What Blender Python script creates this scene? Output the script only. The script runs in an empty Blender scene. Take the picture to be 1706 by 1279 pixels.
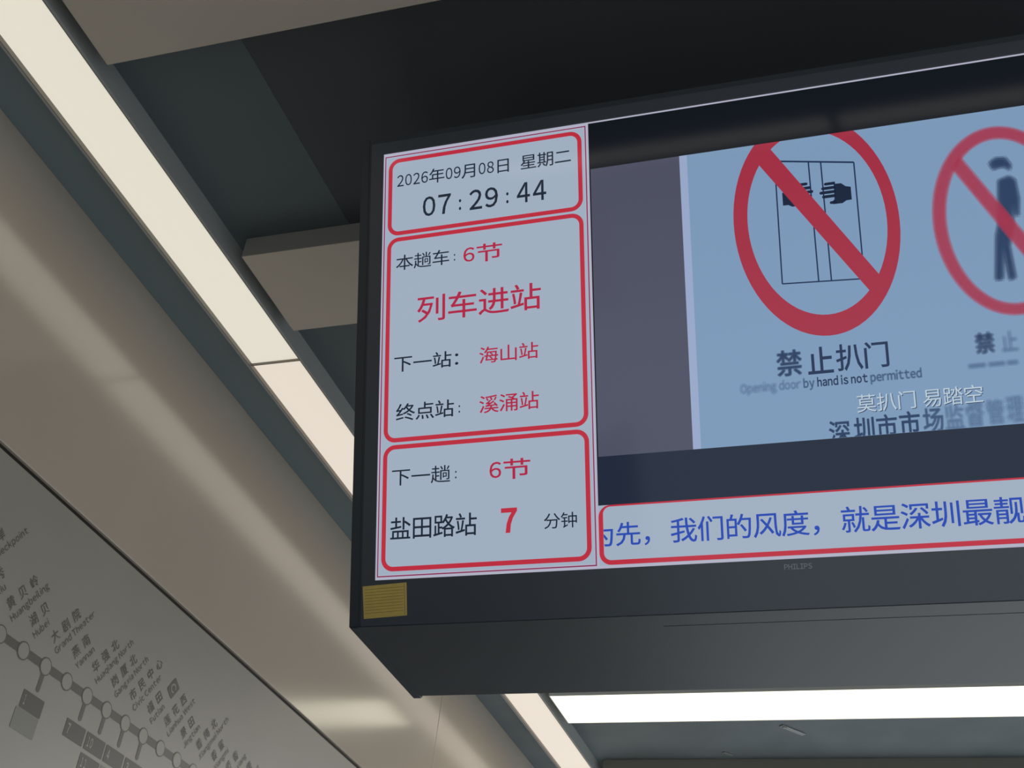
import bpy, bmesh, math
from mathutils import Matrix, Vector
SC = bpy.context.scene
COL = SC.collection

# ------------------------------------------------------------------ camera, light, exposure
EYE = 1.60                                     # eye height above the platform floor
R0 = Vector((0.94995386, 0.2956859, 0.10078451))      # camera right
R1 = Vector((-0.09301119, 0.57570715, -0.81234857))   # camera down
R2 = Vector((-0.29822238, 0.76231957, 0.57439733))    # view direction
cam = bpy.data.cameras.new('camera')
cam.sensor_width = 36.0
cam.lens = 2144.276 / 1706 * 36
cam.clip_start = 0.02
camo = bpy.data.objects.new('camera', cam)
camo.matrix_world = Matrix(((R0.x, -R1.x, -R2.x, 0), (R0.y, -R1.y, -R2.y, 0), (R0.z, -R1.z, -R2.z, EYE), (0, 0, 0, 1)))
COL.objects.link(camo)
SC.camera = camo

SC.view_settings.view_transform = 'Standard'
SC.view_settings.look = 'None'
SC.view_settings.gamma = 1.0
SC.view_settings.exposure = 0.0
SC.view_settings.use_curve_mapping = False
SC.cycles.transparent_max_bounces = 40

world = bpy.data.worlds.new('station_hall')
world.use_nodes = True
wbg = world.node_tree.nodes['Background']
_wn = world.node_tree
_tc = _wn.nodes.new('ShaderNodeTexCoord'); _sx = _wn.nodes.new('ShaderNodeSeparateXYZ'); _rp = _wn.nodes.new('ShaderNodeValToRGB')
_mr = _wn.nodes.new('ShaderNodeMapRange')
_mr.inputs['From Min'].default_value = -1.0
_wn.links.new(_tc.outputs['Generated'], _sx.inputs[0])
_wn.links.new(_sx.outputs['Z'], _mr.inputs['Value'])
_wn.links.new(_mr.outputs['Result'], _rp.inputs['Fac'])
_wn.links.new(_rp.outputs['Color'], wbg.inputs[0])
# the rest of the hall: bright floor and walls below eye level, dark ceiling above
_rp.color_ramp.elements[0].position = 0.47; _rp.color_ramp.elements[0].color = (0.50, 0.56, 0.64, 1)
_rp.color_ramp.elements[1].position = 0.54; _rp.color_ramp.elements[1].color = (0.10, 0.105, 0.105, 1)
wbg.inputs[1].default_value = 1.0
SC.world = world

def area_lamp(name, loc, sx, sy, power, col=(1, 0.93, 0.80)):
    """rectangular area light facing the floor"""
    l = bpy.data.lights.new(name, 'AREA')
    l.shape = 'RECTANGLE'; l.size = sx; l.size_y = sy
    l.energy = power; l.color = col
    o = bpy.data.objects.new(name, l)
    o.location = loc
    COL.objects.link(o)
    return o
area_lamp('fill_light', (1.3, 6.6, EYE + 1.63), 3.0, 0.25, 340, (1, 0.96, 0.90))  # unseen fill light, added to strengthen the bounce from the floor
area_lamp('fill_light', (2.9, -2.6, EYE + 1.63), 3.0, 0.25, 170, (1, 0.96, 0.90))  # second added fill, out of view behind the viewer
# the cross lamp over the viewer's shoulder, in two lengths: the screen mirrors it
area_lamp('cross_light', (-0.72, -0.90, EYE + 1.65), 1.08, 0.40, 1.3)
area_lamp('cross_light', (0.90, -0.90, EYE + 1.65), 2.10, 0.40, 2.5)

# ------------------------------------------------------------------ materials
def lin(c):
    return tuple(((v / 255) / 12.92 if v / 255 <= 0.04045 else ((v / 255 + 0.055) / 1.055) ** 2.4) for v in c)

def principled(name, base, rough=0.5, metallic=0.0, ior=1.45, emit=None, strength=1.0, spec=0.5, noise=None, bump=0.0, nscale=40.0, coat=0.0):
    m = bpy.data.materials.new(name)
    m.use_nodes = True
    nt = m.node_tree
    b = nt.nodes['Principled BSDF']
    b.inputs['Base Color'].default_value = (*base, 1)
    b.inputs['Roughness'].default_value = rough
    b.inputs['Metallic'].default_value = metallic
    b.inputs['IOR'].default_value = ior
    b.inputs['Specular IOR Level'].default_value = spec
    b.inputs['Coat Weight'].default_value = coat
    if emit is not None:
        b.inputs['Emission Color'].default_value = (*emit, 1)
        b.inputs['Emission Strength'].default_value = strength
    if noise:
        tc = nt.nodes.new('ShaderNodeTexCoord')
        n = nt.nodes.new('ShaderNodeTexNoise')
        n.inputs['Scale'].default_value = nscale
        n.inputs['Detail'].default_value = 5
        nt.links.new(tc.outputs['Object'], n.inputs['Vector'])
        r = nt.nodes.new('ShaderNodeValToRGB')
        r.color_ramp.elements[0].position = 0.3
        r.color_ramp.elements[1].position = 0.7
        r.color_ramp.elements[0].color = (*[c * (1 - noise) for c in base], 1)
        r.color_ramp.elements[1].color = (*[c * (1 + noise) for c in base], 1)
        nt.links.new(n.outputs['Fac'], r.inputs['Fac'])
        nt.links.new(r.outputs['Color'], b.inputs['Base Color'])
        if bump:
            bp = nt.nodes.new('ShaderNodeBump')
            bp.inputs['Strength'].default_value = bump
            bp.inputs['Distance'].default_value = 0.001
            nt.links.new(n.outputs['Fac'], bp.inputs['Height'])
            nt.links.new(bp.outputs['Normal'], b.inputs['Normal'])
    return m

def lcd(name, rgb, k=1.0, alpha=1.0):
    """one colour of the picture on the LCD: glowing pixels behind an anti-glare glass"""
    e = tuple(max(0.0, v * k) for v in lin(rgb))
    m = principled(name, (0.008, 0.009, 0.011), rough=0.07, emit=e, strength=1.0)
    if alpha < 1:
        m.node_tree.nodes['Principled BSDF'].inputs['Alpha'].default_value = alpha
    return m

M = {}
M['wall'] = principled('satin_wall_panel', (0.58, 0.49, 0.39), rough=0.16, ior=2.2, noise=0.02, nscale=3)
M['board'] = principled('route_board_grey', (0.36, 0.335, 0.29), rough=0.38, noise=0.02, nscale=6)
M['print'] = principled('route_print_grey', (0.125, 0.116, 0.102), rough=0.45)
M['badge'] = principled('route_badge_dark', (0.10, 0.095, 0.085), rough=0.45)
M['pale'] = principled('route_badge_mid', (0.235, 0.23, 0.20), rough=0.45)
M['door_glass'] = principled('platform_door_glass', (0.03, 0.033, 0.035), rough=0.15)
M['gap'] = principled('black_rubber_gap', (0.012, 0.012, 0.009), rough=0.7)
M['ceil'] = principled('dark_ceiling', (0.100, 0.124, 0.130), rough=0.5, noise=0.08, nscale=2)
M['ceilmottled'] = principled('dark_ceiling_mottled', (0.135, 0.165, 0.175), rough=0.5, noise=0.16, nscale=4)  # lighter, patchier tone of the ceiling beyond the cross lamp
M['ceillit'] = principled('dark_ceiling_lit', (0.17, 0.215, 0.225), rough=0.5, noise=0.06, nscale=2)  # ceiling colour lifted beside the strip lamp: the glow there is painted in
M['ceilshade'] = principled('dark_ceiling_shaded', (0.066, 0.069, 0.074), rough=0.6, noise=0.06, nscale=2)  # same ceiling in a darker colour, standing in for the shade
M['baffleshade'] = principled('grey_baffle_shaded', (0.27, 0.26, 0.22), rough=0.5)  # baffle grey darkened on the sides: their shade is put into the colour
M['baffle'] = principled('grey_baffle', (0.55, 0.475, 0.385), rough=0.45, noise=0.03, nscale=5)
M['trim'] = principled('lamp_trim', (0.22, 0.20, 0.17), rough=0.4, metallic=0.3)
M['floor'] = principled('granite_floor', (0.38, 0.415, 0.45), rough=0.35, noise=0.15, nscale=60)
M['strip'] = principled('strip_diffuser', (0.3, 0.3, 0.3), rough=0.5, emit=(0.70, 0.655, 0.545), strength=1.0)
M['strip2'] = principled('strip_diffuser_warm', (0.3, 0.3, 0.3), rough=0.5, emit=(0.72, 0.635, 0.53), strength=1.0)
M['xlamp'] = principled('cross_diffuser', (0.3, 0.3, 0.3), rough=0.5, emit=(1.0, 0.93, 0.72), strength=1.95)
M['lampbody'] = principled('lamp_body_grey', (0.36, 0.365, 0.34), rough=0.5)
M['acrylic'] = principled('lamp_side_acrylic', (0.5, 0.5, 0.47), rough=0.4, emit=(0.05, 0.052, 0.046))
M['steel'] = principled('bracket_steel', (0.35, 0.35, 0.33), rough=0.4, metallic=0.8)
M['housing'] = principled('charcoal_housing', (0.022, 0.028, 0.034), rough=0.30, noise=0.06, nscale=8, ior=1.6)
M['bezel'] = principled('black_bezel', (0.021, 0.030, 0.042), rough=0.28, ior=1.9)
M['lip'] = principled('grey_bezel_lip', (0.12, 0.125, 0.14), rough=0.35, metallic=0.5)
M['glass'] = lcd('screen_black', (18, 25, 36), 0.45)
M['sticker'] = principled('ochre_sticker', (0.54, 0.40, 0.10), rough=0.6, noise=0.10, nscale=30)
M['stickerline'] = principled('sticker_print', (0.24, 0.18, 0.045), rough=0.6)
M['maker'] = principled('maker_grey', (0.30, 0.31, 0.33), rough=0.3, ior=1.9)
M['white'] = lcd('lcd_white', (163, 178, 196), 0.94)
M['rim'] = lcd('lcd_edge_white', (180, 180, 200), 0.94)
M['red'] = lcd('lcd_red', (190, 44, 62), 0.94)
M['redtext'] = lcd('lcd_red_text', (178, 40, 72), 0.92)
M['thin'] = lcd('lcd_thin_red', (140, 42, 84), 0.92)
M['ink'] = lcd('lcd_ink', (34, 46, 62), 0.7)
M['blue'] = lcd('lcd_blue', (42, 76, 178), 0.94)
M['letterbox'] = lcd('lcd_letterbox', (34, 46, 68), 0.62)
M['vgrey'] = lcd('video_grey', (80, 82, 101), 0.9)
M['vstripe'] = lcd('video_page_edge', (156, 172, 206), 0.92)
M['vpage'] = lcd('video_page', (126, 155, 188), 0.94)
M['vred'] = lcd('video_red', (165, 46, 68), 0.93)
M['vink'] = lcd('video_ink', (30, 52, 88), 0.8)
M['vinkdark'] = lcd('video_hand_ink', (24, 38, 66), 0.75)
M['vlight'] = lcd('video_caption_light', (186, 205, 218), 0.94)
SOFT_N = 10
def soft(name, rgb, k, total=0.93):
    return lcd(name, rgb, k, 1 - (1 - total) ** (1 / SOFT_N))
M['s_red'] = soft('video_red_soft', (165, 52, 76), 0.93)
M['s_ink'] = soft('video_ink_soft', (32, 54, 92), 0.85)
M['s_word'] = soft('video_ink_word', (42, 68, 108), 0.85, 0.85)
M['s_faint'] = soft('video_ink_faint', (70, 98, 136), 0.9, 0.75)

# ------------------------------------------------------------------ object helpers
def link(name, bm_or_mesh, mats, parent=None, loc=None):
    if isinstance(bm_or_mesh, bmesh.types.BMesh):
        me = bpy.data.meshes.new(name)
        bm_or_mesh.normal_update()
        bm_or_mesh.to_mesh(me); bm_or_mesh.free()
    else:
        me = bm_or_mesh
    if not isinstance(mats, (list, tuple)):
        mats = [mats]
    for m in mats:
        me.materials.append(m)
    o = bpy.data.objects.new(name, me)
    COL.objects.link(o)
    if parent is not None:
        o.parent = parent
    if loc is not None:
        o.location = loc
    return o

def tag(o, label=None, cat=None, group=None, kind=None):
    if label: o['label'] = label
    if cat: o['category'] = cat
    if group: o['group'] = group
    if kind: o['kind'] = kind
    return o

def empty(name, mat, label, cat, group=None):
    o = bpy.data.objects.new(name, None)
    o.empty_display_size = 0.05
    COL.objects.link(o)
    o.matrix_world = mat
    return tag(o, label, cat, group)

def box(bm, x0, x1, y0, y1, z0, z1, mi=0, bevel=0.0):
    v = [bm.verts.new((x, y, z)) for x in (x0, x1) for y in (y0, y1) for z in (z0, z1)]
    fs = []
    for q in ((0, 1, 3, 2), (4, 6, 7, 5), (0, 4, 5, 1), (2, 3, 7, 6), (0, 2, 6, 4), (1, 5, 7, 3)):
        f = bm.faces.new([v[i] for i in q]); f.material_index = mi; fs.append(f)
    if bevel:
        es = list({e for f in fs for e in f.edges})
        bmesh.ops.bevel(bm, geom=es, offset=bevel, segments=2, affect='EDGES', profile=0.5)
    return bm

def bbox(*a, **k):
    return box(bmesh.new(), *a, **k)

def poly(bm, pts, z, mi=0):
    """flat n-gon in the XY plane of the local frame, facing +Z (metres)"""
    area = sum(pts[i][0] * pts[(i + 1) % len(pts)][1] - pts[(i + 1) % len(pts)][0] * pts[i][1] for i in range(len(pts)))
    if area < 0: pts = list(reversed(pts))
    f = bm.faces.new([bm.verts.new((p[0], p[1], z)) for p in pts])
    f.material_index = mi
    return f

def ringstrip(bm, outer, inner, z, mi=0):
    n = len(outer)
    a = [bm.verts.new((p[0], p[1], z)) for p in outer]
    b = [bm.verts.new((p[0], p[1], z)) for p in inner]
    for i in range(n):
        j = (i + 1) % n
        bm.faces.new((a[i], a[j], b[j], b[i])).material_index = mi

def rrect(x0, y0, x1, y1, r, n=8):
    pts = []
    for cx, cy, a0 in ((x1 - r, y1 - r, 0), (x0 + r, y1 - r, 90), (x0 + r, y0 + r, 180), (x1 - r, y0 + r, 270)):
        for i in range(n + 1):
            a = math.radians(a0 + 90 * i / n)
            pts.append((cx + r * math.cos(a), cy + r * math.sin(a)))
    return pts

def seg(bm, p, q, w, z, mi=0):
    d = Vector((q[0] - p[0], q[1] - p[1])); d.normalize()
    n = Vector((-d.y, d.x)) * (w / 2)
    poly(bm, [(p[0] + n.x, p[1] + n.y), (p[0] - n.x, p[1] - n.y), (q[0] - n.x, q[1] - n.y), (q[0] + n.x, q[1] + n.y)], z, mi)

def clip_below(bm, co, no):
    bmesh.ops.bisect_plane(bm, geom=bm.verts[:] + bm.edges[:] + bm.faces[:], plane_co=co, plane_no=no, clear_outer=True)

# ------------------------------------------------------------------ lettering (built-in font, turned into flat meshes)
_glyph = {}
def glyph(s, bold=0.0):
    """verts and faces of a string at size 1"""
    k = (s, bold)
    if k not in _glyph:
        c = bpy.data.curves.new('letter', 'FONT')
        c.body = s; c.size = 1.0; c.resolution_u = 3; c.offset = bold if bold > 0.01 else 0.0; c.fill_mode = 'FRONT'
        o = bpy.data.objects.new('letter', c)
        COL.objects.link(o)
        dg = bpy.context.evaluated_depsgraph_get()
        me = bpy.data.meshes.new_from_object(o.evaluated_get(dg))
        vs = [(v.co.x, v.co.y) for v in me.vertices]
        fs = [tuple(p.vertices) for p in me.polygons]
        if 0 < bold <= 0.01:              # a slightly heavier stroke: the letter doubled a hair apart
            n0, v0, f0 = len(vs), list(vs), list(fs)
            for q, (dx, dy) in enumerate(((bold, bold), (-bold, bold), (bold, -bold), (-bold, -bold))):
                vs += [(v[0] + dx, v[1] + dy) for v in v0]
                fs += [tuple(i + n0 * (q + 1) for i in f) for f in f0]
        bpy.data.objects.remove(o); bpy.data.curves.remove(c); bpy.data.meshes.remove(me)
        _glyph[k] = (vs, fs)
    return _glyph[k]

def ext(vs):
    xs = [v[0] for v in vs]; ys = [v[1] for v in vs]
    return min(xs), max(xs), min(ys), max(ys)

# a flat ideograph with known metrics, used to scale every em box the same way
def layout(s, bold=0.0, gap=0.5):
    """characters in cells: ideographs one em wide, figures and colons half an em"""
    V, F = [], []
    x = 0.0
    for ch in s:
        if ch == ' ':
            x += gap; continue
        vs, fs = glyph(chr(ord(ch) + 0xFEE0) if ch.isdigit() and ord(ch) < 128 else ch, bold)
        if ord(ch) < 128:
            if ch == ':':
                e = ext(vs); k = 0.42 / (e[3] - e[2])
                kx = 0.075 / (e[1] - e[0])
                vs = [((v[0] - (e[0] + e[1]) / 2) * kx + x + 0.25, (v[1] - e[2]) * k + 0.06) for v in vs]
            else:
                e = ext(vs); k = 0.76 / (e[3] - e[2])
                kx = 0.41 / (e[1] - e[0]) if ch != '1' else 0.28 / (e[1] - e[0])
                vs = [((v[0] - (e[0] + e[1]) / 2) * kx + x + 0.25, (v[1] - e[2]) * k) for v in vs]
            x += 0.5
        else:
            e = ext(glyph('国', 0.0)[0])
            k = 0.90 / (e[3] - e[2])
            cx = (e[0] + e[1]) / 2
            vs = [((v[0] - cx) * k + x + 0.5, (v[1] - e[2]) * k - 0.10) for v in vs]
            x += 1.0
        n = len(V)
        V += vs; F += [tuple(i + n for i in f) for f in fs]
    return V, F

def latin(s, bold=0.0, sp=0.085):
    V, F = [], []
    x = 0.0
    for ch in s:
        if ch == ' ':
            x += 0.24; continue
        vs, fs = glyph(chr(ord(ch) + 0xFEE0), bold)
        e = ext(vs); n = len(V)
        V += [(v[0] - e[0] + x, v[1]) for v in vs]; F += [tuple(i + n for i in f) for f in fs]
        x += e[1] - e[0] + sp
    return V, F

def place(VF, u0, u1, v0, v1):
    V, F = VF
    e = ext(V)
    kx = (u1 - u0) / (e[1] - e[0]); ky = (v1 - v0) / (e[3] - e[2])
    return [((v[0] - e[0]) * kx + u0, (v[1] - e[2]) * ky + v0) for v in V], F

def add(bm, VF, z, mi=0, du=0.0, dv=0.0, rot=None):
    V, F = VF
    if rot:
        (px, py, a) = rot
        ca, sa = math.cos(a), math.sin(a)
        V = [((v[0] - px) * ca - (v[1] - py) * sa + px, (v[0] - px) * sa + (v[1] - py) * ca + py) for v in V]
    vs = [bm.verts.new((v[0] + du, v[1] + dv, z)) for v in V]
    for f in F:
        try:
            bm.faces.new([vs[i] for i in f]).material_index = mi
        except ValueError:
            pass

DISC = [(0, 0)] + [(0.55 * math.cos(a), 0.55 * math.sin(a)) for a in (0.3, 2.4, 4.5)] + [(math.cos(i * math.pi / 3), math.sin(i * math.pi / 3)) for i in range(6)]

# ================================================================== setting
H = 1.65                 # underside of lamps and baffles above the eye
XW = -0.9535 * H         # face of the wall
ZC = 1.03 * H            # dark ceiling above the eye
z = lambda h: EYE + h
XV, YV = -0.632 * H, 3.98       # where the blue-grey ceiling tone meets the piece darkened for shade
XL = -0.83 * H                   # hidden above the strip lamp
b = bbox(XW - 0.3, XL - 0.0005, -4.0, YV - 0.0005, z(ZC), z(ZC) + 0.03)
tag(link('ceiling', b, M['ceillit']), kind='structure')
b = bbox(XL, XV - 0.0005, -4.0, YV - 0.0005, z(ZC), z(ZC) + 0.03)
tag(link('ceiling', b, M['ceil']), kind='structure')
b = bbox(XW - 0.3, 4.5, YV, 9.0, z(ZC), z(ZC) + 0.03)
tag(link('ceiling', b, M['ceilmottled']), kind='structure')
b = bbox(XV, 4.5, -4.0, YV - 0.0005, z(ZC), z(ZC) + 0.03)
tag(link('ceiling', b, M['ceilshade']), kind='structure')
b = bbox(XW - 0.3, 4.5, -4.0, 9.0, -0.05, 0.0)
tag(link('floor', b, M['floor']), kind='structure')
bm = bmesh.new()
ZB = 0.700 * H
box(bm, XW - 0.02, XW, -4.0, 3.7415, z(ZB), z(ZC), bevel=0.0012)
box(bm, XW - 0.02, XW, 3.7445, 9.0, z(ZB), z(ZC), bevel=0.0012)
tag(link('wall_left', bm, M['wall']), kind='structure')
tag(link('trim_1', bbox(XW - 0.05, XW - 0.008, -4.0, 9.0, z(ZB) - 0.012, z(ZB)), M['gap']), kind='structure')
tag(link('trim_2', bbox(XW - 0.06, XW - 0.021, 3.70, 3.79, z(ZB), z(ZC)), M['gap']), kind='structure')
b = bbox(XW - 0.05, XW - 0.004, -4.0, 9.0, 0.0, z(0.46))
tag(link('wall_left_lower', b, M['door_glass']), kind='structure')

# ------------------------------------------------------------------ strip lamp along the wall
XS0, XS1 = -0.8672 * H, -0.7918 * H
REC = 0.010
def strip_lamp(y0, y1, mat, label):
    t = empty('strip_lamp', Matrix.Translation((0, (y0 + y1) / 2, z(H))), label, 'ceiling light', 'strip lamps along the platform wall')
    yo = (y0 + y1) / 2
    d = bbox(XS0, XS1, y0 + 0.0012 - yo, y1 - 0.0012 - yo, REC, REC + 0.01)
    link('diffuser', d, mat, t)
    f = bmesh.new()
    w = 0.007
    box(f, XS0 - 0.002, XS0, y0 - yo, y1 - yo, 0.0, ZC - H)
    box(f, XS1, XS1 + 0.002, y0 - yo, y1 - yo, 0.0, ZC - H)
    box(f, XS0 - w, XS0 - 0.002, y0 - yo, y1 - yo, 0.0, ZC - H, mi=1)
    box(f, XS1 + 0.002, XS1 + w, y0 - yo, y1 - yo, 0.0, ZC - H, mi=1)
    box(f, XS0, XS1, y0 - yo, y0 + 0.0012 - yo, 0.004, 0.03)
    box(f, XS0, XS1, y1 - 0.0012 - yo, y1 - yo, 0.004, 0.03)
    link('frame', f, [M['trim'], M['lampbody']], t)
    return t
YJ = 1.231 * H
strip_lamp(YJ - 2.4, YJ, M['strip'], 'long glowing strip lamp at upper left, nearer of the two end to end')
strip_lamp(YJ, YJ + 3.6, M['strip2'], 'long glowing strip lamp running on behind the hanging display, past the joint')

# ------------------------------------------------------------------ cross baffles of the ceiling
P, Wb = 0.457 * H, 0.150 * H
YB = 1.0155 * H
XB = -0.7718 * H
def baffle(k, label, x1=3.6):
    y0 = YB + P * k
    t = empty('ceiling_baffle', Matrix.Translation((XB, y0, z(H))), label, 'ceiling panel', 'grey baffles across the ceiling')
    b = bbox(0, x1 - XB, 0, Wb, 0, ZC - H, bevel=0.0015)
    b.normal_update()
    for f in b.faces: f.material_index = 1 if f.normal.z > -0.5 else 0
    link('panel', b, [M['baffle'], M['baffleshade']], t)
    return t
for k, lab in ((-1, 'wide grey ceiling baffle at the top edge, nearest to the viewer'),
               (0, 'grey ceiling baffle between the strip lamp and the upper left of the display'),
               (4, 'grey ceiling baffle just beyond the bright cross lamp, lowest in the photo')):
    baffle(k, lab)

y0 = YB + P * 3 + 0.010
t = empty('cross_lamp', Matrix.Translation((XB, y0, z(H))), 'bright white cross lamp below and behind the display, square to the strip lamps', 'ceiling light')
LX = 3.6 - XB
link('diffuser', bbox(0.003, LX - 0.003, 0.003, Wb - 0.003, 0.001, 0.012), M['xlamp'], t)
bm = bmesh.new()
box(bm, 0, LX, 0, 0.003, 0, ZC - H)
box(bm, 0, LX, Wb - 0.003, Wb, 0, ZC - H)
box(bm, 0, 0.003, 0.003, Wb - 0.003, 0, ZC - H)
box(bm, LX - 0.003, LX, 0.003, Wb - 0.003, 0, ZC - H)
link('frame', bm, M['acrylic'], t)

# pale metal straps left on the dark ceiling beyond the cross lamp
def strap(p, q, w, label):
    bm = bmesh.new()
    d = Vector((q[0] - p[0], q[1] - p[1])); L_ = d.length
    box(bm, 0, L_, -w / 2, w / 2, -0.004, 0, bevel=0.0008)
    box(bm, 0.008, 0.022, -w / 2 + 0.004, w / 2 - 0.004, -0.0065, -0.004)
    o = link('ceiling_strap', bm, M['steel'])
    o.matrix_world = Matrix.Translation((p[0], p[1], z(ZC))) @ Matrix.Rotation(math.atan2(d.y, d.x), 4, 'Z')
    return tag(o, label, 'strap', 'metal straps on the dark ceiling')
strap((-0.555, 4.365), (-0.488, 4.452), 0.020, 'short pale metal strap on the dark ceiling right beside the bright cross lamp')
strap((-0.800, 4.618), (-0.772, 4.650), 0.012, 'small bright metal clip on the dark ceiling, near the lowest grey baffle')

# ================================================================== hanging display
TILT = math.radians(20.333)
BL = Vector((-0.78172773, 1.54820734, 0.83121537 + EYE))     # lower left corner of the lit screen
FR = Matrix.Translation(BL) @ Matrix.Rotation(math.pi / 2 + TILT, 4, 'X')
disp = empty('information_display', FR, 'black hanging passenger information display showing train times and a safety video', 'display')
SW, SH = 1.218, 0.685
# profile in local (y up the screen, z towards the viewer); underside and back are level / upright in the world
ca, sa = math.cos(TILT), math.sin(TILT)
def prof(wy, wz):        # world offset from BL (y forward, z up) -> local y, z
    return (-sa * wy + ca * wz, -ca * wy - sa * wz)
s0, s1 = -0.0664, 0.7154
fb = (s0, 0.0); ft = (s1, 0.0)
wy0, wz0 = -sa * s0, ca * s0
wy1, wz1 = -sa * s1, ca * s1
DEP = 0.262
bb = prof(wy0 + DEP - 0.004, wz0); bt = prof(wy0 + DEP - 0.004, wz1)
UL, UR = -0.0396, SW + 0.0396
def extrude_profile(bm, pts, x0, x1, bevel=0.004):
    a = [bm.verts.new((x0, p[0], p[1])) for p in pts]
    c = [bm.verts.new((x1, p[0], p[1])) for p in pts]
    n = len(pts)
    fs = [bm.faces.new(a), bm.faces.new(list(reversed(c)))]
    for i in range(n):
        j = (i + 1) % n
        fs.append(bm.faces.new((a[j], a[i], c[i], c[j])))
    bmesh.ops.recalc_face_normals(bm, faces=fs)
    if bevel:
        bmesh.ops.bevel(bm, geom=list({e for f in fs for e in f.edges}), offset=bevel, segments=3, affect='EDGES')
bm = bmesh.new()
extrude_profile(bm, [fb, ft, bt, bb], UL + 0.0005, UR, 0.0012)
link('housing', bm, M['housing'], disp)
bm = bmesh.new()
eb = prof(wy0 + DEP + 0.004, wz0 - 0.001); et = prof(wy0 + DEP + 0.004, wz1 + 0.001)
ef = (s0 - 0.001, 0.0008); eft = (s1 + 0.001, 0.0008)
extrude_profile(bm, [ef, eft, et, eb], UL - 0.0008, UL + 0.016, 0.002)
link('end_cap', bm, M['housing'], disp)
# two drop poles to the ceiling
for u in (0.22, 1.0):
    bm = bmesh.new()
    pz = (wy0 + DEP + wy1) / 2
    top = ZC - (BL.z - EYE)
    n = 16
    r = 0.02
    ra, rb = [], []
    for i in range(n):
        a = 2 * math.pi * i / n
        for lst, wz in ((ra, wz1 - 0.005), (rb, top)):
            q = prof(pz + r * math.sin(a), wz)
            lst.append(bm.verts.new((u + r * math.cos(a), q[0], q[1])))
    for i in range(n):
        j = (i + 1) % n
        bm.faces.new((ra[i], ra[j], rb[j], rb[i]))
    bm.faces.new(ra); bm.faces.new(rb)
    bmesh.ops.recalc_face_normals(bm, faces=bm.faces[:])
    link('hanger_pole', bm, M['housing'], disp)
# inspection cover on the underside
bm = bmesh.new()
pts = []
for (u, wy) in ((0.42, wy0 + 0.035), (1.0, wy0 + 0.035), (1.0, wy0 + DEP - 0.05), (0.42, wy0 + DEP - 0.05)):
    q = prof(wy, wz0 - 0.0004); pts.append((u, q[0], q[1]))
up = []
for (u, wy) in ((0.42, wy0 + 0.035), (1.0, wy0 + 0.035), (1.0, wy0 + DEP - 0.05), (0.42, wy0 + DEP - 0.05)):
    q = prof(wy, wz0 + 0.001); up.append((u, q[0], q[1]))
a = [bm.verts.new(p) for p in pts]; c = [bm.verts.new(p) for p in up]
bm.faces.new(a); bm.faces.new(c)
for i in range(4):
    bm.faces.new((a[i], a[(i + 1) % 4], c[(i + 1) % 4], c[i]))
bmesh.ops.recalc_face_normals(bm, faces=bm.faces[:])
link('inspection_cover', bm, M['housing'], disp)
# bezel of the panel: flat frame round the screen
bm = bmesh.new()
for (x0, x1, y0_, y1_) in ((-0.021, 0.0, -0.0657, SH + 0.020), (SW, SW + 0.021, -0.0657, SH + 0.020), (0.0, SW, -0.0657, 0.0), (0.0, SW, SH + 0.0022, SH + 0.020)):
    box(bm, x0, x1, y0_, y1_, -0.004, 0.0016)
link('bezel', bm, M['bezel'], disp)
link('bezel_lip', bbox(0.0, SW, SH, SH + 0.0022, -0.004, 0.0012), M['lip'], disp)

scr = link('screen', bbox(0, SW, 0, SH, -0.004, 0.0004), M['glass'], disp)
mm = 0.001
def rect(name, mat, x0, y0, x1, y1, zz, parent=None):
    bm = bmesh.new()
    poly(bm, [(x0 * mm, y0 * mm), (x1 * mm, y0 * mm), (x1 * mm, y1 * mm), (x0 * mm, y1 * mm)], zz * mm)
    return link(name, bm, mat, parent or scr)
def ring(name, mat, x0, y0, x1, y1, r, t, zz, tt=None, parent=None):
    o = [(p[0] * mm, p[1] * mm) for p in rrect(x0, y0, x1, y1, r)]
    tt = t if tt is None else tt
    i = [(p[0] * mm, p[1] * mm) for p in rrect(x0 + t, y0 + t, x1 - t, y1 - tt, max(r - t, 0.01))]
    bm = bmesh.new(); ringstrip(bm, o, i, zz * mm)
    return link(name, bm, mat, parent or scr)
def words(name, mat, VF, zz, parent=None, **kw):
    V, F = VF
    bm = bmesh.new()
    add(bm, ([(v[0] * mm, v[1] * mm) for v in V], F), zz * mm, **kw)
    return link(name, bm, mat, parent or scr)

# ---- left information panel
rect('information_panel', M['rim'], 0.3, 0.3, 340.4, SH * 1000 - 0.3, 0.5)
rect('panel_field', M['white'], 6.0, 7.5, 333.5, 676.5, 0.6)
bm = bmesh.new()
for p, q in (((3.9, 5.2), (335.6, 5.2)), ((335.6, 5.2), (335.6, 678.6)), ((335.6, 678.6), (3.9, 678.6)), ((3.9, 678.6), (3.9, 5.2))):
    d = 0.9
    x0, x1 = min(p[0], q[0]) - d, max(p[0], q[0]) + d
    y0_, y1_ = min(p[1], q[1]) - d, max(p[1], q[1]) + d
    poly(bm, [(x0 * mm, y0_ * mm), (x1 * mm, y0_ * mm), (x1 * mm, y1_ * mm), (x0 * mm, y1_ * mm)], 0.0007)
link('thin_border', bm, M['thin'], scr)
for y0_, y1_ in ((541.0, 673.3), (205.8, 537.3), (12.0, 201.8)):
    ring('rounded_border', M['red'], 9.3, y0_, 329.6, y1_, 19, 6.8, 0.8)
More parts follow.
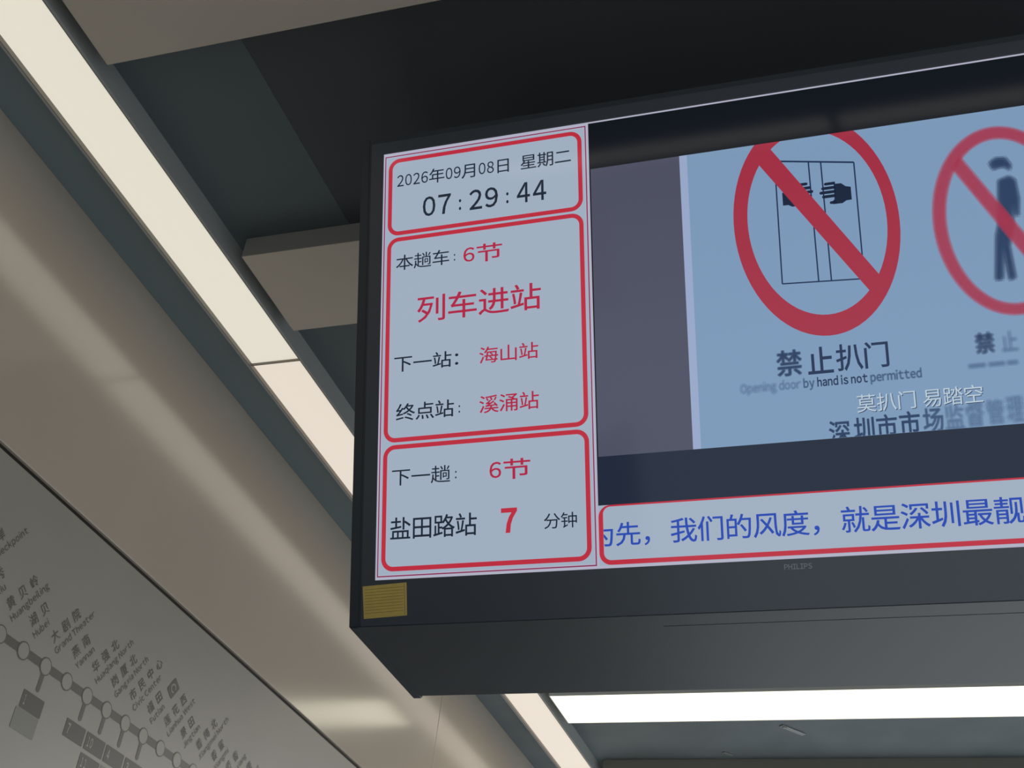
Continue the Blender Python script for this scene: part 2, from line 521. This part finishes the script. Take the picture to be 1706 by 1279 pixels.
    # white hairline outside the red frame comes from the panel rim
ZT = 0.95
words('date_lettering', M['ink'], place(layout('2026年09月08日 星期二', 0.005), 24.4, 312.2, 621.5, 646.5), ZT)
words('clock_lettering', M['ink'], place(layout('07:29:44', 0.012), 69, 272, 566.5, 600), ZT)
words('lettering', M['ink'], place(layout('本趟车:', 0.003), 24.9, 123.9, 481.5, 507), ZT)
words('red_lettering', M['redtext'], place(layout('6节', 0.008), 137.3, 200.4, 478, 507.5), ZT)
words('red_lettering', M['redtext'], place(layout('列车进站', 0.006), 61.8, 261.1, 391.5, 434.5), ZT)
words('lettering', M['ink'], place(layout('下一站：', 0.006), 24.7, 129.6, 315.8, 341.3), ZT)
words('red_lettering', M['redtext'], place(layout('海山站', 0.006), 163.1, 255.7, 315.4, 341.2), ZT)
words('lettering', M['ink'], place(layout('终点站:', 0.006), 29.2, 132.6, 238.2, 265), ZT)
words('red_lettering', M['redtext'], place(layout('溪涌站', 0.006), 163, 255.6, 238.4, 265.6), ZT)
words('lettering', M['ink'], place(layout('下一趟:', 0.003), 24.2, 127.4, 139, 165), ZT)
words('red_lettering', M['redtext'], place(layout('6节', 0.008), 178.6, 241.2, 136.3, 166.6), ZT)
words('lettering', M['ink'], place(layout('盐田路站', 0.006), 23.2, 159, 58, 91.5), ZT)
words('minutes_lettering', M['red'], place(layout('7', 0.035), 196, 220.3, 58.3, 94.4), ZT)
words('lettering', M['ink'], place(layout('分钟', 0.003), 260.4, 309.1, 60.3, 82.8), ZT)

# ---- white hairline along the top of the screen, ticker along the bottom
rect('screen_edge_line', M['rim'], 340.4, 682.2, SW * 1000 - 0.3, 684.7, 0.5)
rect('ticker_panel', M['white'], 340.4, 0.3, SW * 1000 - 0.3, 89.0, 0.5)
rect('ticker_edge', M['rim'], 340.4, 0.3, SW * 1000 - 0.3, 4.2, 0.6)
ring('ticker_border', M['red'], 340.4, 4.8, SW * 1000 - 5, 89.0, 17, 6.6, 0.8, tt=2.4)
for ph, u0, u1, v0, v1 in (('为先，', 328.2, 413.0, 29.4, 63.4), ('我们的风度，', 442.2, 642.4, 29.6, 64.8), ('就是深圳最靓', 671.0, 898.0, 30.4, 65.4)):
    VF = place(layout(ph, 0.006), u0, u1, v0, v1)
    bm = bmesh.new()
    add(bm, ([(v[0] * mm, v[1] * mm) for v in VF[0]], VF[1]), ZT * mm)
    clip_below(bm, (0.3472, 0, 0), (-1, 0, 0))
    link('ticker_lettering', bm, M['blue'], scr)

# ---- video
VX0, VX1 = 343.4, SW * 1000 - 0.3
rect('letterbox', M['letterbox'], VX0 - 2.0, 89.2, VX1, 159.2, 0.5)
PB, PT = 159.2, 605.8
rect('video_picture', M['vgrey'], VX0 - 1.0, PB, VX1, PT, 0.5)
bm = bmesh.new()
poly(bm, [(0.4786, PB * mm), (VX1 * mm, PB * mm), (VX1 * mm, PT * mm), (0.4786, PT * mm)], 0.0006, 0)
poly(bm, [(0.4786, PB * mm), (0.4898, PB * mm), (0.4900, PT * mm), (0.4786, PT * mm)], 0.0007, 1)
link('notice_page', bm, [M['vpage'], M['vstripe']], scr)
def ell(uc, vc, a, b_, shear, n=72):
    out = []
    for i in range(n):
        t_ = 2 * math.pi * i / n
        v = b_ * math.sin(t_)
        out.append(((uc + a * math.cos(t_) - shear * v) * mm, (vc + v) * mm))
    return out
ZP = 0.85
bm = bmesh.new()
L = lambda pts: [(p[0] * mm, p[1] * mm) for p in pts]
for p, q, w in (((617.0, 575.5), (727.0, 556.6), 2.6), ((727.0, 556.6), (727.4, 381.0), 2.0), ((727.4, 381.0), (616.0, 387.0), 2.0), ((616.0, 387.0), (617.0, 575.5), 2.0),
                ((664.4, 567), (666.0, 384.6), 2.0), ((681.5, 564), (683.3, 383.8), 2.0)):
    seg(bm, (p[0] * mm, p[1] * mm), (q[0] * mm, q[1] * mm), w * mm, ZP * mm)
link('door_pictogram', bm, M['vink'], scr)
def hand(bm, flip):
    palm = [(720, 500.4), (720, 520), (713, 522), (707, 527.4), (697, 527.8), (696.5, 504.6), (694, 501.8), (694, 497), (707, 496.8), (712.6, 500.2)]
    fingers = [(529.0, 683.5, 2.4), (522.6, 679.3, 2.5), (516.2, 676.4, 2.5), (509.8, 679.6, 2.6)]
    thumb = (499.8, 689.5, 2.4)
    fx = (lambda x: 1344.6 - x) if flip else (lambda x: x)
    dy = 4.5 if flip else 0.0
    f = lambda p: (fx(p[0]) * mm, (p[1] + dy) * mm)
    poly(bm, [f(p) for p in palm], ZP * mm + 0.00003)
    for v, u, r in fingers + [thumb]:
        pts = []
        for i in range(9):
            a = math.pi / 2 + math.pi * i / 8
            pts.append((u + r + r * math.cos(a), v + r * math.sin(a) * 0.9))
        pts += [(699, v - r * 0.9), (699, v + r * 0.9)]
        poly(bm, [f(p) for p in pts], ZP * mm + 0.00003)
for fl in (False, True):
    bm = bmesh.new(); hand(bm, fl)
    link('hand_pictogram', bm, M['vinkdark'], scr)
bm = bmesh.new()
ringstrip(bm, ell(667.2, 472.9, 113.8, 168.9, 0.055), ell(668.8, 475, 95.4, 140.4, 0.055), (ZP + 0.1) * mm)
poly(bm, L([(606.5, 604.5), (588.0, 582.5), (736.9, 357.0), (754.0, 374.8)]), (ZP + 0.12) * mm)
clip_below(bm, (0, PT * mm, 0), (0, 1, 0))
link('prohibition_sign', bm, M['vred'], scr)

def softly(name, mat, build, r, zz):
    """the same shape laid down several times a little apart: an out-of-focus print in the video picture"""
    bm = bmesh.new()
    for i in range(SOFT_N):
        dx, dy = DISC[i]
        build(bm, dx * r * mm, dy * r * mm, (zz + 0.012 * i) * mm)
    return link(name, bm, mat, scr)
def soft_words(name, mat, VF, r, zz, clip=None, rot=None):
    V = [(v[0] * mm, v[1] * mm) for v in VF[0]]
    def bld(bm, dx, dy, z_):
        add(bm, (V, VF[1]), z_, du=dx, dv=dy, rot=rot)
    o = softly(name, mat, bld, r, zz)
    return o
words('notice_lettering', M['vink'], place(layout('止', 0.016), 642.6, 677, 251, 289.4), ZP)
words('notice_lettering', M['vink'], place(layout('扒', 0.012), 680.8, 716.3, 251.3, 290), ZP)
words('notice_lettering', M['vink'], place(layout('门', 0.012), 718.6, 750.4, 252, 289.4), ZP)
soft_words('notice_lettering', M['s_ink'], place(layout('禁', 0.012), 600.5, 635, 252, 289), 1.2, ZP)
# English line, word by word: sharp in the middle, soft towards both ends
ENG = 'Opening door by hand is not permitted'
eng = latin(ENG, 0.012)
eng_bold = latin(ENG, 0.028)
def piece(full, upto_a, upto_b, u0, u1, v0, v1):
    """the slice of the line between two fractions of its width, put where the whole line stands"""
    V, F = place(full, u0, u1, v0, v1)
    keep = []
    for f in F:
        c = sum(V[i][0] for i in f) / len(f)
        if u0 + (u1 - u0) * upto_a <= c < u0 + (u1 - u0) * upto_b: keep.append(f)
    return V, keep
def used(VF):
    V, F = VF
    ids = sorted({i for f in F for i in f}); mp = {i: k for k, i in enumerate(ids)}
    return [V[i] for i in ids], [tuple(mp[i] for i in f) for f in F]
EB = (549, 790, 229.0, 246.6)
def word_edges(words_):
    out, x = [], 0
    tot = ext(latin(ENG)[0])
    pre = ''
    for w in words_:
        a = ext(latin(pre + w)[0])
        b0 = (ext(latin(pre)[0])[1] - tot[0]) / (tot[1] - tot[0]) if pre.strip() else -0.01
        out.append((w, b0 + 0.002, (a[1] - tot[0]) / (tot[1] - tot[0]) + 0.002))
        pre += w + ' '
    return out
for (w, a0, a1), r in zip(word_edges(['Opening', 'door', 'by', 'hand', 'is', 'not', 'permitted']), (2.2, 1.4, 0.8, 0, 0, 0.0, 0.9)):
    VF = used(piece(eng_bold if r == 0 else eng, a0, a1, *EB))
    if not VF[0]: continue
    if r == 0: words('notice_small_lettering', M['vink'], VF, ZP)
    else: soft_words('notice_small_lettering', M['s_word'] if r < 1.2 else M['s_faint'], VF, r, ZP)
for s, a0, a1 in (('莫扒门', 703.2, 779.2), ('易踏空', 788.5, 863.6)):
    VF = place(layout(s, -0.002), a0, a1, 191.4, 216.4)
    words('caption_shadow', M['vink'], ([(v[0] + 0.9, v[1] - 0.9) for v in VF[0]], VF[1]), ZP + 0.3)
    words('caption_lettering', M['vlight'], VF, ZP + 0.4)
for i, ch in enumerate('深圳市市场监督管理'):
    u = (664.1, 696.8, 726.4, 756.1, 786.0, 813.7, 840.4, 866.0, 891.0)[i]
    top = 183 + 0.056 * (u - 664)
    w = (28, 26.5, 26.5, 26.0, 25.5, 24, 22, 21, 20)[i]
    VF = place(layout(ch, 0.012), u, u + w, top - 33, top)
    r = (0.5, 0.4, 0.4, 0.6, 1.0, 2.0, 2.6, 3.0, 3.2)[i]
    V = [(v[0] * mm, v[1] * mm) for v in VF[0]]
    bm = bmesh.new()
    for k in range(SOFT_N):
        add(bm, (V, VF[1]), (ZP + 0.012 * k) * mm, du=DISC[k][0] * r * mm, dv=DISC[k][1] * r * mm)
    clip_below(bm, (0, (PB + 0.2) * mm, 0), (0, -1, 0))
    link('office_lettering', bm, M['s_ink'] if i < 4 else (M['s_word'] if i == 4 else M['s_faint']), scr)
# second notice, out of focus
def ring2(bm, dx, dy, z_):
    sh = lambda pts: [(p[0] + dx, p[1] + dy) for p in pts]
    ringstrip(bm, sh(ell(917, 443.2, 91.5, 136, 0.03)), sh(ell(917.5, 442, 76.5, 120.8, 0.03)), z_)
    poly(bm, sh(L([(867.5, 543), (857.5, 526), (965, 336), (976, 352)])), z_ + 0.000006)
def man(bm, dx, dy, z_):
    sh = lambda pts: [((p[0]) * mm + dx, p[1] * mm + dy) for p in pts]
    poly(bm, sh([(905, 527), (913, 533), (926, 532), (932, 520), (930, 513), (924, 519), (916, 519), (909, 517)]), z_)
    poly(bm, sh([(914, 500), (928, 504), (935, 498), (937, 470), (934, 446), (930, 446), (928, 466), (926, 432), (918, 404), (921, 358), (913, 356), (910, 402), (905, 358), (896, 358), (903, 420), (908, 438), (911, 470)]), z_ + 0.000003)
softly('walker_pictogram', M['s_ink'], man, 3.6, ZP)
softly('prohibition_sign', M['s_red'], ring2, 2.8, ZP + 0.2)
soft_words('notice_lettering', M['s_ink'], place(layout('禁', 0.012), 861.5, 885, 258, 286.5), 2.2, ZP)
soft_words('notice_lettering', M['s_faint'], place(layout('止', 0.012), 894, 913.5, 258, 285), 2.6, ZP)
def smear(bm, dx, dy, z_):
    for a0, a1 in ((850, 871), (875, 895), (898, 911)):
        poly(bm, [(a0 * mm + dx, 0.2395 + dy), (a1 * mm + dx, 0.2395 + dy), (a1 * mm + dx, 0.2445 + dy), (a0 * mm + dx, 0.2445 + dy)], z_)
softly('notice_small_lettering', M['s_faint'], smear, 2.6, ZP)

# ---- marks on the bezel
words('maker_lettering', M['maker'], place(latin('PHILIPS', 0.014), 592.8, 629.0, -14.0, -6.6), 1.75, parent=disp)
st = empty
bm = bmesh.new()
q = [(-0.0190, -0.0079), (0.0506, -0.0050), (0.0522, -0.0526), (-0.0159, -0.0552)]
a = [bm.verts.new((p[0], p[1], 0.0018)) for p in q]
c = [bm.verts.new((p[0], p[1], 0.0004)) for p in q]
bm.faces.new(list(reversed(a)))
for i in range(4):
    bm.faces.new((a[i], a[(i + 1) % 4], c[(i + 1) % 4], c[i]))
bmesh.ops.recalc_face_normals(bm, faces=bm.faces[:])
sk = link('sticker', bm, M['sticker'], disp)
tag(sk, 'yellow ochre paper sticker with faint ruled lines')
bm = bmesh.new()
for i in range(9):
    v = -0.0125 - i * 0.0043
    seg(bm, (-0.0150, v - 0.0006), (0.0462, v + 0.0016), 0.0006, 0.0019)
seg(bm, (0.0472, -0.0065), (0.0487, -0.0520), 0.0008, 0.0019)
link('ruled_lines', bm, M['stickerline'], sk)

# ================================================================== route map board on the wall
RZ = z(ZB) - 0.011
RM = Matrix(((0, 0, 1, XW), (1, 0, 0, 0), (0, 1, 0, EYE), (0, 0, 0, 1)))
rt = empty('route_map_board', RM, 'grey route map board on the wall with a dark line of station circles and names', 'route map')
link('board', bbox(-3.0, 8.5, 0.462, RZ - EYE, -0.025, -0.002), M['board'], rt)
ZR = 0.8545
link('route_line', (lambda bm: (seg(bm, (1.40, ZR), (3.2, ZR), 0.0165, -0.0016), bm)[1])(bmesh.new()), M['print'], rt)
st_y = [1.577 + 0.0700 * i for i in range(16)]
def circle(bm, cy, r, z_, mi, n=32):
    poly(bm, [(cy + r * math.cos(2 * math.pi * i / n), ZR + r * math.sin(2 * math.pi * i / n)) for i in range(n)], z_, mi)
for cy in st_y:
    bm = bmesh.new()
    circle(bm, cy, 0.0172, -0.0013, 0); circle(bm, cy, 0.0148, -0.0011, 1)
    link('station_circle', bm, [M['print'], M['board']], rt)
for i in (4, 6, 7, 8, 9, 13):
    bm = bmesh.new()
    seg(bm, (st_y[i] - 0.0005, ZR - 0.016), (st_y[i] - 0.001, ZR - 0.045), 0.0105, -0.0014)
    poly(bm, [(st_y[i] - 0.001 + 0.00525 * math.cos(a), ZR - 0.045 + 0.00525 * math.sin(a)) for a in [k * math.pi / 8 for k in range(16)]], -0.00142)
    link('interchange_stem', bm, M['print'], rt)
def badge(y0, z0, w, h, s, mat):
    bm = bmesh.new()
    poly(bm, rrect(y0, z0, y0 + w, z0 + h, 0.002, 3), -0.0014)
    o = link('line_badge', bm, mat, rt)
    if s:
        V, F = place(layout(s, 0.03), y0 * 1000 + 7, y0 * 1000 + 7 + (8.5 if s != '1' else 4.5) * len(s), z0 * 1000 + 7, z0 * 1000 + h * 1000 - 7)
        words('line_number', M['board'], (V, F), -1.1, parent=o)
badge(1.8215, 0.7640, 0.0635, 0.0330, '1', M['badge'])
badge(1.8150, 0.7240, 0.0690, 0.0385, '', M['pale'])
badge(1.9600, 0.7640, 0.0640, 0.0335, '7', M['badge'])
badge(2.0300, 0.7640, 0.0640, 0.0335, '10', M['badge'])
badge(2.0990, 0.7640, 0.0645, 0.0335, '4', M['badge'])
badge(2.1695, 0.7640, 0.0645, 0.0335, '3', M['badge'])
badge(2.0280, 0.7240, 0.0660, 0.0320, '11', M['badge'])
badge(2.0990, 0.7300, 0.0300, 0.0260, '', M['pale'])
ANG = math.radians(57.5)
names = [('莲塘口岸', 'Liantang Checkpoint'), ('新秀', 'Xinxiu'), ('黄贝岭', 'Huangbeiling'), ('湖贝', 'Hubei'), ('大剧院', 'Grand Theater'), ('燕南', 'Yannan'),
         ('华强北', 'Huaqiang North'), ('岗厦北', 'Gangxia North'), ('市民中心', 'Civic Center'), ('福田', 'Futian'), ('莲花西', 'Lianhua West'),
         ('景田', 'Jingtian'), ('香梅北', 'Xiangmei North'), ('香蜜', 'Xiangmi'), ('侨香', 'Qiaoxiang'), ('深康', 'Shenkang')]
e0 = ext(glyph('国')[0])
kc = 21.5 / (e0[3] - e0[2])
for (cn, en), cy in zip(names, st_y):
    bm = bmesh.new()
    pitch = 36.0
    # spread the ideographs: one every 36 mm
    Vs = []
    V2, F2 = [], []
    for i, ch in enumerate(cn):
        gv, gf = glyph(ch, 0.0)
        n = len(V2)
        V2 += [((v[0] - e0[0]) * kc + i * pitch, (v[1] - e0[2]) * kc) for v in gv]
        F2 += [tuple(k + n for k in f) for f in gf]
    ox, oy = cy * 1000 + 3.0, 901.0
    V2 = [(v[0] + ox, v[1] + oy) for v in V2]
    add(bm, ([(v[0] * mm, v[1] * mm) for v in V2], F2), -0.0012, rot=(ox * mm, oy * mm, ANG))
    gv, gf = latin(en, 0.0, 0.14)
    ee = ext(gv)
    eh = ext(latin('H')[0]); ke = 12.8 / (eh[3] - eh[2])
    ox, oy = cy * 1000 + 18.0, 886.0
    V3 = [((v[0] - ee[0]) * ke * 0.98 + ox, (v[1] - eh[2]) * ke + oy) for v in gv]
    add(bm, ([(v[0] * mm, v[1] * mm) for v in V3], gf), -0.0012, rot=(ox * mm, oy * mm, ANG))
    link('station_name', bm, M['print'], rt)
# railway mark after the name of the tenth station
bm = bmesh.new()
ca_, sa_ = math.cos(ANG), math.sin(ANG)
R_ = lambda x, y: (2.2670 + x * ca_ - y * sa_, 0.9830 + x * sa_ + y * ca_)
poly(bm, [R_(*p) for p in rrect(-0.0195, -0.0140, 0.0195, 0.0140, 0.003, 4)], -0.0013, 0)
o_, i_ = [], []
arc = [math.radians(-60 + 300 * k / 20) for k in range(21)]
for k in range(20):
    a0, a1 = arc[k] , arc[k + 1]
    poly(bm, [R_(0.010 * math.cos(a0), 0.010 * math.sin(a0)), R_(0.010 * math.cos(a1), 0.010 * math.sin(a1)), R_(0.0068 * math.cos(a1), 0.0068 * math.sin(a1)), R_(0.0068 * math.cos(a0), 0.0068 * math.sin(a0))], -0.0010, 1)
link('railway_mark', bm, [M['print'], M['board']], rt)
bpy.context.view_layer.update()
